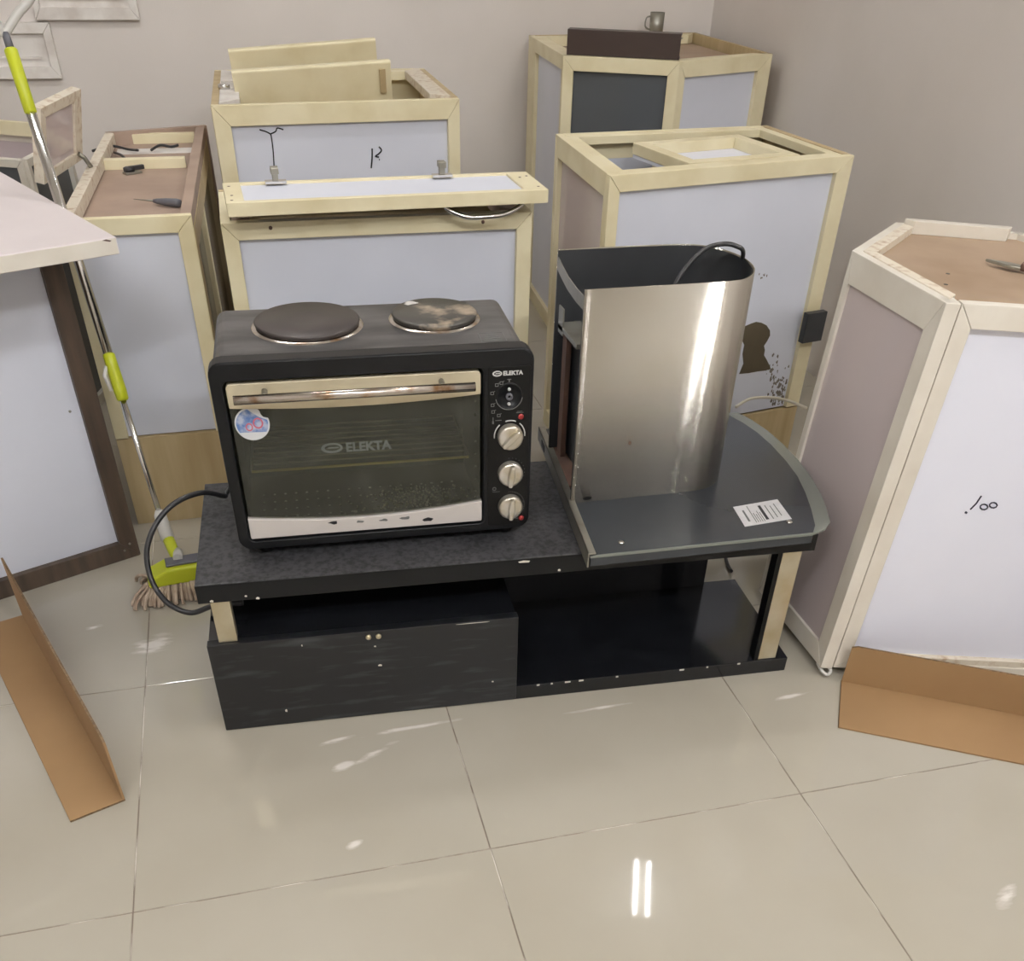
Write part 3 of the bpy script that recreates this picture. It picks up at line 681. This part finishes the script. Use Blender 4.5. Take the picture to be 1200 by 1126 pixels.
# door
pane = obj('door_glass', MB(FACE).box(DX0+.004, DX1-.004, .062, .292, -.014, -.009), 'oven_glass', ov)
obj('grease_film', MB(FACE).add([(DX0+.005,.064,-.0085), (DX1-.005,.064,-.0085), (DX1-.005,.29,-.0085), (DX0+.005,.29,-.0085)], [(0,1,2,3)]), 'grime', pane)
def arch(x0, x1, ze, zm, n=16): return [(x0+(x1-x0)*k/n, ze+(zm-ze)*(1-(2*k/n-1)**2)) for k in range(n+1)]
low = arch(.024, .443, .281, .273)
up_ = rrect(.024, .443, .25, .321, .008)
top_band = low + [(.443,.315), (.440,.3205), (.436,.3215), (.031,.3215), (.027,.3205), (.024,.315)]
obj('door_band', MB(FACE).prism(top_band, -.016, -.002), 'band_metal', ov, bevel=.0015)
up2 = arch(.445, .022, .079, .0645)
strip_ = [(.022,.040), (.0235,.038), (.443,.038), (.445,.040)] + up2
so = obj('door_strip', MB(FACE).prism(strip_, -.016, -.002), 'strip_metal', ov, bevel=.0015)
hd = obj('handle', MB().tube([(.036,-.030,.308), (.428,-.030,.308)], .0075, 14), 'rust_chrome', ov)
for u_ in (.085, .375): obj('handle_mount', MB().tube([(u_,-.001,.309), (u_,-.030,.308)], .005, 10), 'galvanized', hd)
# hot plates
for (cx, cy, r_, m, nm) in ((.166, .188, .092, 'plate_iron', 'hot_plate'), (.392, .196, .077, 'plate_dirty', 'hot_plate')):
    hp = obj(nm, MB().lathe([(r_-.010,0), (r_-.004,.003), (r_-.001,.007), (r_,.010), (r_-.003,.0125), (.03,.012), (.001,.012)], 48, M=Matrix.Translation((cx, cy, HT-.011))), m, ov)
    obj('plate_ring', MB().lathe([(r_+.006,0), (r_+.003,.003), (r_-.006,.004), (r_-.012,.002)], 48, M=Matrix.Translation((cx, cy, HT-.0105)), caps=False), 'rust_chrome', hp)
o = obj('burnt_crust', MB().prism([(.355+.011*math.cos(k*.6)*random.uniform(.6,1.4), .245+.009*math.sin(k*.6)*random.uniform(.6,1.4)) for k in range(10)], HT+.0010, HT+.0018), 'crumb', ov)
obj('top_sticker', MB().box(.455,.500,.060,.105,HT-.0098,HT-.0094), 'oven_enamel', ov)
obj('sticker_frame', MB().ring(rrect(.455,.500,.060,.105,.001,1), rrect(.4562,.4988,.0612,.1038,.001,1), HT-.0094, HT-.0089), 'print_grey', ov)
for k in range(4): obj('sticker_print', MB().box(.460+k*.003,.492-k*.002,.067+k*.009,.070+k*.009,HT-.0094,HT-.0090), 'print_grey', ov)
# controls
KM = lambda x_, z_, n=0: FACE @ Matrix.Translation((x_, z_, n))
for k, (x_, z_, a_) in enumerate(((.494,.205,.75), (.4955,.1345,1.45), (.497,.068,1.5))):
    kn = obj('knob', MB().lathe([(.0225,.0016), (.0225,.012), (.0215,.015), (.018,.0165), (.001,.0165)], 32, M=KM(x_, z_), caps=False), 'knob_silver', ov)
    Rz = Matrix.Rotation(a_, 4, 'Z')
    obj('knob_grip', MB().prism([(-.0205,-.004), (0,-.0062), (.0205,-.004), (.0205,.004), (0,.0062), (-.0205,.004)], .014, .026, M=KM(x_, z_)@Rz), 'knob_silver', kn, bevel=.003)
    dl_ = MB()
    pts = [(x_+.0275*math.cos(a), z_+.0275*math.sin(a)) for a in [math.radians(d_) for d_ in range(-5, 190, 8)]]
    if k == 0:
        for i0_, i1_ in ((0,8), (9,15), (17,25)):
            seg_ = pts[i0_:i1_]
            if len(seg_) > 1: dl_.tube([(p_[0], -.0017, p_[1]) for p_ in seg_], .0011, 5)
        obj('dial_arc', dl_, 'print_white', ov)
    else:
        for d_ in range(-60, 100, 14 if k == 1 else 7):
            a = math.radians(d_); dl_.box(x_+.0275*math.cos(a)-.0006, x_+.0275*math.cos(a)+.0006, -.0019, -.0016, z_+.0275*math.sin(a)-.0006, z_+.0275*math.sin(a)+.0006)
        obj('dial_marks', dl_, 'print_grey', ov)
bd = obj('bare_dial', MB().lathe([(.0235,.0016), (.0235,.003), (.0205,.003), (.0205,.0018), (.001,.0018)], 32, M=KM(.4915,.2765), caps=False), 'black_plastic', ov)
obj('dial_shaft', MB().lathe([(.006,.0018), (.006,.007), (.003,.007), (.0028,.002)], 16, M=KM(.4915,.2765), caps=False), 'grey_plastic', bd)
for z_ in (.289, .263): obj('dial_screw', MB().lathe([(.0028,.0018), (.0028,.004), (.001,.0045)], 12, M=KM(.4915, z_)), 'print_white', bd)
dl_ = MB().tube([(.4915+.0235*math.cos(math.radians(a)), -.0032, .2765+.0235*math.sin(math.radians(a))) for a in range(190, 356, 6)], .0007, 5); obj('dial_rim', dl_, 'print_grey', bd)
for x_, z_ in ((.5135,.2385), (.519,.040)): obj('indicator_lamp', MB().lathe([(.0052,.0016), (.0048,.0035), (.002,.0045)], 16, M=KM(x_, z_)), 'red_lens', ov)
ic = MB()
for x_, z_ in ((.462,.283), (.463,.262), (.464,.250), (.474,.243), (.470,.297), (.478,.300)):
    ic.ring(rrect(x_-.003, x_+.003, z_-.0028, z_+.0028, .0004, 1), rrect(x_-.002, x_+.002, z_-.0018, z_+.0018, .0004, 1), .0016, .0019, M=FACE)
    ic.box(x_+.0032, x_+.0048, -.0019, -.0016, z_+.0025, z_+.0035)
ic.box(.4905,.4925,-.0019,-.0016,.301,.305).box(.488,.495,-.0019,-.0016,.305,.3062)
ic.prism([(.4625,.228), (.4655,.228), (.4655,.233), (.4646,.233), (.4646,.240), (.4634,.240), (.4634,.233), (.4625,.233)], .0016, .0019, M=FACE)
ic.box(.505,.518,-.0019,-.0016,.2455,.2463).box(.506,.516,-.0019,-.0016,.2478,.2484).box(.468,.479,-.0019,-.0016,.2335,.2345).box(.464,.478,-.0019,-.0016,.097,.0978).box(.503,.512,-.0019,-.0016,.039,.0402)
ic.ring(rrect(.464,.471,.100,.107,.003,3), rrect(.4652,.4698,.1012,.1058,.002,3), .0016, .0019, M=FACE)
obj('panel_icons', ic, 'print_grey', ov)
def ellipse(cx, cy, a, b, n=24): return [(cx+a*math.cos(2*math.pi*k/n), cy+b*math.sin(2*math.pi*k/n)) for k in range(n)]
def emblem(name, cx, cz, a, b, n, m, parent):
    mb = MB().ring(ellipse(cx, cz, a, b), ellipse(cx+a*.04, cz+b*.02, a*.72, b*.58), n, n+.0004, M=FACE)
    mb.prism([(cx-a*.45, cz-b*.1), (cx+a*.62, cz-b*.1), (cx+a*.66, cz+b*.18), (cx-a*.3, cz+b*.18)], n, n+.0004, M=FACE)
    return obj(name, mb, m, parent)
emblem('brand_emblem', .4705, .3165, .0083, .0048, .0017, 'print_white', ov)
text('brand_lettering', 'ELEKTA', .0098, 'print_white', ov, FACE @ Matrix.Translation((.4805,.3132,.0018)), bold=.0004, spacing=1.02)
emblem('glass_emblem', .183, .199, .0185, .0095, -.0088, 'print_dim', pane)
text('glass_lettering', 'ELEKTA', .0225, 'print_dim', pane, FACE @ Matrix.Translation((.2065,.191,-.0082)), bold=.0009, spacing=1.02)
# round sticker with a bite torn from its rim
mat('sticker_blue', rgb(88,120,176), .5, col2=rgb(178,186,204), scale=70, lo=.42, hi=.62)
mat('sticker_pink', rgb(196,96,112), .5); mat('sticker_white', rgb(206,208,210), .5)
ps = [(.0565+.0285*math.cos(a), .251+.0285*math.sin(a)) for a in [math.radians(d_) for d_ in range(66, 380, 8)]]
ps += [(.076,.262), (.073,.266), (.0715,.272)]
sk = obj('round_sticker', MB(FACE).prism(ps, -.0085, -.0078), 'sticker_white', pane)
obj('sticker_print', MB(FACE).prism([(.0565+.026*math.cos(math.radians(d_)), .251+.026*math.sin(math.radians(d_))) for d_ in list(range(100, 215, 8))+list(range(325, 377, 8))]+[(.07,.262), (.062,.268)], -.0078, -.0075), 'sticker_blue', sk)
obj('sticker_ring', MB(FACE).ring(ellipse(.066,.252,.0085,.0095), ellipse(.066,.252,.006,.007), -.0075, -.0072), 'sticker_pink', sk)
obj('sticker_ring', MB(FACE).ring(ellipse(.051,.246,.006,.007), ellipse(.051,.246,.004,.0048), -.0075, -.0072), 'sticker_pink', sk)
for x_, z_, s_ in ((.1715,.059,1.2), (.2189,.057,.9), (.2623,.056,1), (.3016,.057,1.1), (.3439,.050,1.3)):
    mb = MB(FACE)
    pts = [(x_+.009*s_*math.cos(k*.785)*random.uniform(.5,1.1), z_+.0035*s_*math.sin(k*.785)*random.uniform(.4,1.2)) for k in range(8)]
    mb.prism(pts, -.002, -.0014); obj('dish_icon', mb, 'ink_black' if x_ in (.1715,.3439) else 'print_grey', so)
for x_ in (.035, W_-.05):
    for y_ in (.03, DP-.04):
        obj('foot', MB().lathe([(.012,0), (.014,.004), (.014,.021)], 16, M=Matrix.Translation((x_+.008, y_, 0))), 'deep_black', ov)
# power cord
cpts = [(.02,.26,.06), (-.01,.255,.035), (-.05,.23,.022)]
Mo = Matrix.Translation((-.352,.492,.3402)) @ Matrix.Rotation(OA, 4, 'Z'); Mi = Mo.inverted()
pix = [((262,581),.70), ((240,577),.68), ((215,584),.66), ((195,598),.64), ((180,619),.62), ((172,645),.60), ((175,672),.58), ((186,695),.56), ((203,711),.55), ((225,718),.54), ((250,710),.53), ((285,706),.52)]
cpts = [Mi @ at(u_, v_, y=y_) for (u_, v_), y_ in pix]
obj('power_cord', MB().tube(smooth_path([(.010,.25,.10), (.000,.258,.055), tuple(Mi @ Vector((-.37,.715,.362)))] + [tuple(p_) for p_ in cpts[0:]], 6), .0052, 10), 'cable_rubber', ov)

# ------------------------------------------------------------------ range hood
hz = .3402
hc = (.53,.60)
t = thing('range_hood', 'dismantled range hood with steel chimney and curved dark glass on the stand', 'range hood', (hc[0], hc[1], hz))
gl = [(.262,.330), (.700,.318)]
arc = [(.735,.330), (.757,.352), (.778,.405), (.797,.465), (.812,.535), (.821,.61), (.825,.69), (.822,.76), (.812,.82), (.797,.868)]
gl = gl+arc+[(.318,.872)]
gl = local(gl, hc)
PZ = .018
body = local([(.264,.332), (.705,.321), (.722,.345), (.745,.405), (.766,.470), (.784,.54), (.793,.61), (.797,.69), (.794,.757), (.784,.812), (.768,.860), (.32,.868)], hc)
obj('underbody', MB().prism(body, .0, PZ-.0005), 'hood_black', t, bevel=.001)
obj('glass_plate', MB().prism(gl, PZ, PZ+.005), 'hood_glass', t, bevel=.001)
obj('black_print', MB().prism(inset(body, .001), PZ+.0052, PZ+.0056), 'hood_black', t)
# left (rear) flange
M, wd = edge_matrix(local([(.316,.870)], hc)[0], local([(.260,.329)], hc)[0])
obj('rear_flange', MB(M).box(0, wd, .0, .030, .0, .003).box(0, wd, .027, .030, -.012, .003), 'galvanized', t, bevel=.0008)
obj('rust_ledge', MB(M).box(.04, wd-.26, PZ+.0057, PZ+.012, -.045, -.012), 'rust_brown', t, bevel=.001)
obj('flange_slot', MB(M).box(.05,.085,.008,.022,.003,.004), 'deep_black', t)
# chimney sheet
CZ0, CZ1 = PZ+.0058, .765-hz
def chim_outline(off=0):
    fl2, bl2 = Vector((.284,.527)), Vector((.306,.765))
    pts = [(.306,.765-off), (.40,.765-off), (.50,.763-off), (.56,.758-off)]
    cx, cy = .553, .643
    for k in range(1, 13):
        a = math.radians(80-k*14.0); rx, ry = .082-off, .115-off
        pts.append((cx+rx*math.cos(a), cy+ry*math.sin(a)))
    pts += [(.54,.5265+off), (.50,.526+off), (.45,.526+off), (.38,.5265+off), (.284,.527+off)]
    return pts
o_ = chim_outline(0); i_ = chim_outline(.0016)
def sheet(path, z0, z1, smooth=True):
    mb = MB(); n = len(path); v = [(x_-hc[0], y_-hc[1], z0) for x_, y_ in path]+[(x_-hc[0], y_-hc[1], z1) for x_, y_ in path]
    f = [(i+1, i, n+i, n+i+1) for i in range(n-1)]
    return mb.add(v, f, smooth=smooth)
from mathutils import geometry
def dense(path, n=6):
    p = smooth_path([(x_, y_, 0) for x_, y_ in path], n); return [(q_.x, q_.y) for q_ in p]
so_ = dense(o_)
ch = sheet(so_, CZ0, CZ1); ch.f = [list(reversed(f)) for f in ch.f]
co = obj('chimney', ch, 'brushed_steel', t)
md = co.modifiers.new('solid', 'SOLIDIFY'); md.thickness = .0014; md.offset = -1
si_ = dense(chim_outline(.0035)); obj('chimney_inner_shade', sheet(si_, CZ0, CZ1-.001), 'hood_inner', t)  # added dark sheet, paints the unlit inside of the chimney
Lx, Ly = .30-hc[0], .65-hc[1]
obj('top_bracket', MB().tube([(0,0,0), (0,0,0.001)], .0001, 3) if False else MB().add(
    [(x_-hc[0], y_-hc[1], z_) for s_ in (0, 1) for (x_, y_) in [(.308-.0*s_,.762), (.300,.71), (.291,.64), (.286,.57), (.286,.530)] for z_ in ((CZ1-.012-s_*.0, ) if True else ())][:5]
    + [(x_-hc[0], y_-hc[1], CZ1-.034) for (x_, y_) in [(.308,.762), (.300,.71), (.291,.64), (.286,.57), (.286,.530)]],
    [(i, i+1, i+6, i+5) for i in range(4)]), 'galvanized', t).modifiers.new('s', 'SOLIDIFY').thickness = .002
obj('motor_box', MB().box(.335-hc[0], .52-hc[0], .545-hc[1], .735-hc[1], CZ0, CZ1-.12), 'hood_inner', t, bevel=.004)
mbk = MB().box(.300-hc[0], .345-hc[0], .60-hc[1], .72-hc[1], CZ1-.128, CZ1-.118).box(.300-hc[0], .303-hc[0], .69-hc[1], .72-hc[1], CZ1-.135, CZ1-.085)
obj('motor_bracket', mbk, 'galvanized', t, bevel=.001)
obj('brown_upright', MB().box(.318-hc[0], .328-hc[0], .715-hc[1], .74-hc[1], CZ0, CZ1-.135), 'rust_brown', t)
def hp_(u, v): p_ = at(u, v, z=hz+PZ+.006); return (p_.x-hc[0], p_.y-hc[1])
lb = [hp_(873,617), hp_(928,608), hp_(911,585), hp_(859,594)]
lo = obj('rating_label', MB().prism(lb, PZ+.0057, PZ+.0061), 'paper', t)
def lab_rect(u0, u1, v0, v1, m, name='label_print'):
    A, B, C, D_ = [Vector(p_) for p_ in lb]
    f = lambda u, v: tuple((A*(1-u)+B*u)*(1-v)+(D_*(1-u)+C*u)*v)
    return MB().prism([f(u0, v0), f(u1, v0), f(u1, v1), f(u0, v1)], PZ+.0061, PZ+.0064)
obj('label_print', lab_rect(.50,.56,.15,.85,'ink_black'), 'ink_black', lo)
obj('label_print', lab_rect(.13,.17,.2,.75,'print_grey'), 'print_grey', lo)
for k in range(5): obj('label_print', lab_rect(.27+k*.045,.285+k*.045,.10,.62-.07*(k%3) if k else .92,'print_grey'), 'print_dim', lo)
for k in range(6):
    r0 = random.uniform(.62,.66); obj('label_print', lab_rect(.64+k*.05,.66+k*.05,.12+.1*random.random(),.70+.2*random.random(),'print_grey'), 'print_white' if k % 2 else 'print_dim', lo)
for u_, v_ in ((728,636), (925,612)):
    x_, y_ = hp_(u_, v_); obj('screw', MB().lathe([(.006,PZ+.0057), (.006,PZ+.008), (.003,PZ+.0095)], 14, M=Matrix.Translation((x_, y_, 0))), 'chrome', t)
obj('rust_mark', MB(Matrix.Translation((.395-hc[0], .5255-hc[1], .14))@FACE).prism(ellipse(0,0,.003,.004,10), 0, .0006), 'rust_brown', t)
obj('slot_hole', MB(Matrix.Translation((.318-hc[0], .5258-hc[1], CZ0+.008))@FACE).prism(ellipse(0,0,.009,.004,14), 0, .0006), 'deep_black', t)
# hood cable: out of the chimney, over its rear rim, down to the floor
cb = [(.46,.60,.55), (.465,.63,.66)] + [tuple(at(*p_, z=z_)) for p_, z_ in (((790,336),.735), ((806,311),.765), ((826,292),.785), ((846,286),.790), ((862,288),.788), ((871,298),.772))] + [(.648,.705,.70), (.655,.76,.62), (.70,.83,.52), (.745,.895,.43), (.775,.92,.33), (.79,.90,.22), (.80,.86,.10), (.80,.80,.012), (.79,.74,.008)]
obj('power_cable', MB().tube(smooth_path([(x_-hc[0], y_-hc[1], z_-hz) for x_, y_, z_ in cb], 6), .0042, 8), 'cable_rubber', t)

# white cable on the floor behind the hood
wp = [at(u_, v_, y=y_) for (u_, v_), y_ in (((862,477),1.20), ((880,467),1.21), ((905,466),1.235), ((925,470),1.26), ((945,478),1.27))]
wc = obj('white_cable', MB().tube(smooth_path([tuple(p_) for p_ in wp], 6), .004, 8), 'white_cable')
tag(wc, 'thin white cable sagging along the mouldy cabinet foot behind the hood', 'cable')

# ------------------------------------------------------------------ cardboard angles
def corner_card(name, label, a, b, flat, up, side):
    a = Vector((a[0], a[1], 0)); b = Vector((b[0], b[1], 0)); d = b-a; L_ = d.length
    t = thing(name, label, 'cardboard', tuple(a), math.atan2(d.y, d.x), 'folded cardboard corner strips')
    s = side; th = .004
    obj('floor_flange', MB().box(0, L_, min(0, s*flat), max(0, s*flat), .0002, th), 'cardboard', t, bevel=.0008)
    wall = [(0, th+.0002), (L_, th+.0002), (L_, up*.985), (L_-.01, up), (.012, up*.97), (0, up*.93)]
    M = Matrix(((1,0,0,0), (0,0,s*-1,0), (0,1,0,0), (0,0,0,1))) if True else None
    mb = MB()
    n = len(wall); y0, y1 = (-.0001*s, s*.0042)
    mb.add([(x_, y0, z_) for x_, z_ in wall]+[(x_, y1, z_) for x_, z_ in wall], [list(range(n)), list(range(2*n-1, n-1, -1))]+[(i, n+i, n+(i+1) % n, (i+1) % n) for i in range(n)])
    obj('upright_flange', mb, 'cardboard', t, bevel=.0006)
    obj('cut_edge', MB().add([(wall[i][0], y, wall[i][1]+.0005) for y in (y0, y1) for i in (2,3,4,5)], [(0,1,5,4), (1,2,6,5), (2,3,7,6)]), 'cardboard_edge', t).modifiers.new('s', 'SOLIDIFY').thickness = .0004
    obj('cut_edge', MB().box(-.0006, -.0001, min(0, s*flat), max(0, s*flat), .0004, th), 'cardboard_edge', t)
    return t
corner_card('cardboard_angle', 'brown cardboard corner strip lying on the floor at lower left', (-.624,.266), (-.874,.925), .098, .155, 1)
corner_card('cardboard_angle', 'brown cardboard corner strip leaning by the white cabinet at right', (.846,.290), (.846+.62*.857,.290-.62*.515), .16, .10, -1)

# ------------------------------------------------------------------ mop
a = Vector((-.535,1.0,.075)); b = Vector((-.620,1.256,.767)); d = (b-a)
P_ = lambda k: a+d*k
t = thing('string_mop', 'string mop with lime green head and chrome pole leaning on the slab', 'mop', (a.x, a.y, 0))
Lm = Matrix.Translation((-a.x, -a.y, 0))
obj('lower_pole', MB(Lm).tube([P_(.06), P_(.55)], .0062, 12), 'chrome', t)
obj('upper_pole', MB(Lm).tube([P_(.50), P_(1.33)], .0105, 14), 'chrome', t)
gr = obj('lock_grip', MB(Lm).tube([P_(.47), P_(.475), P_(.50), P_(.57), P_(.60), P_(.605)], [.010,.0130,.0142,.0132,.013,.010], 14), 'lime_plastic', t)
sd = Vector((-.9,-.4,.1)).normalized()
obj('lock_lever', MB(Lm).tube([P_(.57)+sd*.013, P_(.545)+sd*.022, P_(.50)+sd*.018], [.004,.005,.004], 8), 'clear_plastic', gr)
obj('top_grip', MB(Lm).tube([P_(1.215), P_(1.22), P_(1.36), P_(1.365)], [.010,.0122,.0128,.010], 14), 'lime_plastic', t)
cap = obj('end_cap', MB(Lm).tube([P_(1.36), P_(1.40)], [.008,.007], 10), 'grey_plastic', t)
tp = P_(1.405)
obj('hanging_loop', MB(Lm).tube(smooth_path([tp+Vector((-.005,0,-.01)), tp+Vector((.03,.01,.025)), tp+Vector((.062,.018,.052)), tp+Vector((.085,.025,.10)), tp+Vector((.05,.02,.13)), tp+Vector((0,0,.11)), tp+Vector((-.015,-.005,.05)), tp+Vector((-.005,0,-.008))], 6), .008, 10), 'clear_plastic', t)
obj('clear_collar', MB(Lm).tube([P_(.045), P_(.055), P_(.125), P_(.14)], [.0145,.016,.014,.008], 14), 'clear_plastic', t)
obj('neck', MB(Lm).tube([Vector((-.522,.968,.078)), Vector((-.527,.98,.082)), P_(.06)], [.010,.0125,.0135], 14), 'lime_plastic', t)
hcn = Vector((-.518, .955, .058))
obj('pivot', MB(Lm).tube([Vector((-.520,.955,.088)), Vector((-.520,.985,.088))], .011, 14), 'clear_plastic', t)
Mh = Lm @ Matrix.Translation(hcn) @ Matrix.Rotation(.12, 4, 'Z')
obj('head_plate', MB().prism([(-.078,-.020), (.085,-.020), (.085,.004), (.055,.020), (-.030,.020), (-.078,.0)], -.030, .032, M=Mh@FACE), 'lime_plastic', t, bevel=.005)
obj('pivot_strip', MB(Mh).box(-.032,.05,-.018,.018,.020,.026), 'grey_plastic', t, bevel=.002)
st = MB(Lm)
for k in range(230):
    u_ = random.uniform(-1, 1); s_ = random.choice((-1, -1, -1, 1))
    x0 = hcn.x+u_*.078; y0 = hcn.y+s_*random.uniform(.004,.028); z0 = .040
    ex_ = u_*random.uniform(.004,.05); ey_ = s_*random.uniform(.008,.045)
    st.tube(smooth_path([(x0, y0, z0), (x0+ex_*.6, y0+ey_*.7, z0*.72), (x0+ex_*.95, y0+ey_, .014), (x0+ex_, y0+ey_*1.1, .0045)], 3), random.uniform(.0030,.0044), 5)
o = obj('mop_strings', st, 'mop_cotton', t); o['kind'] = 'stuff'
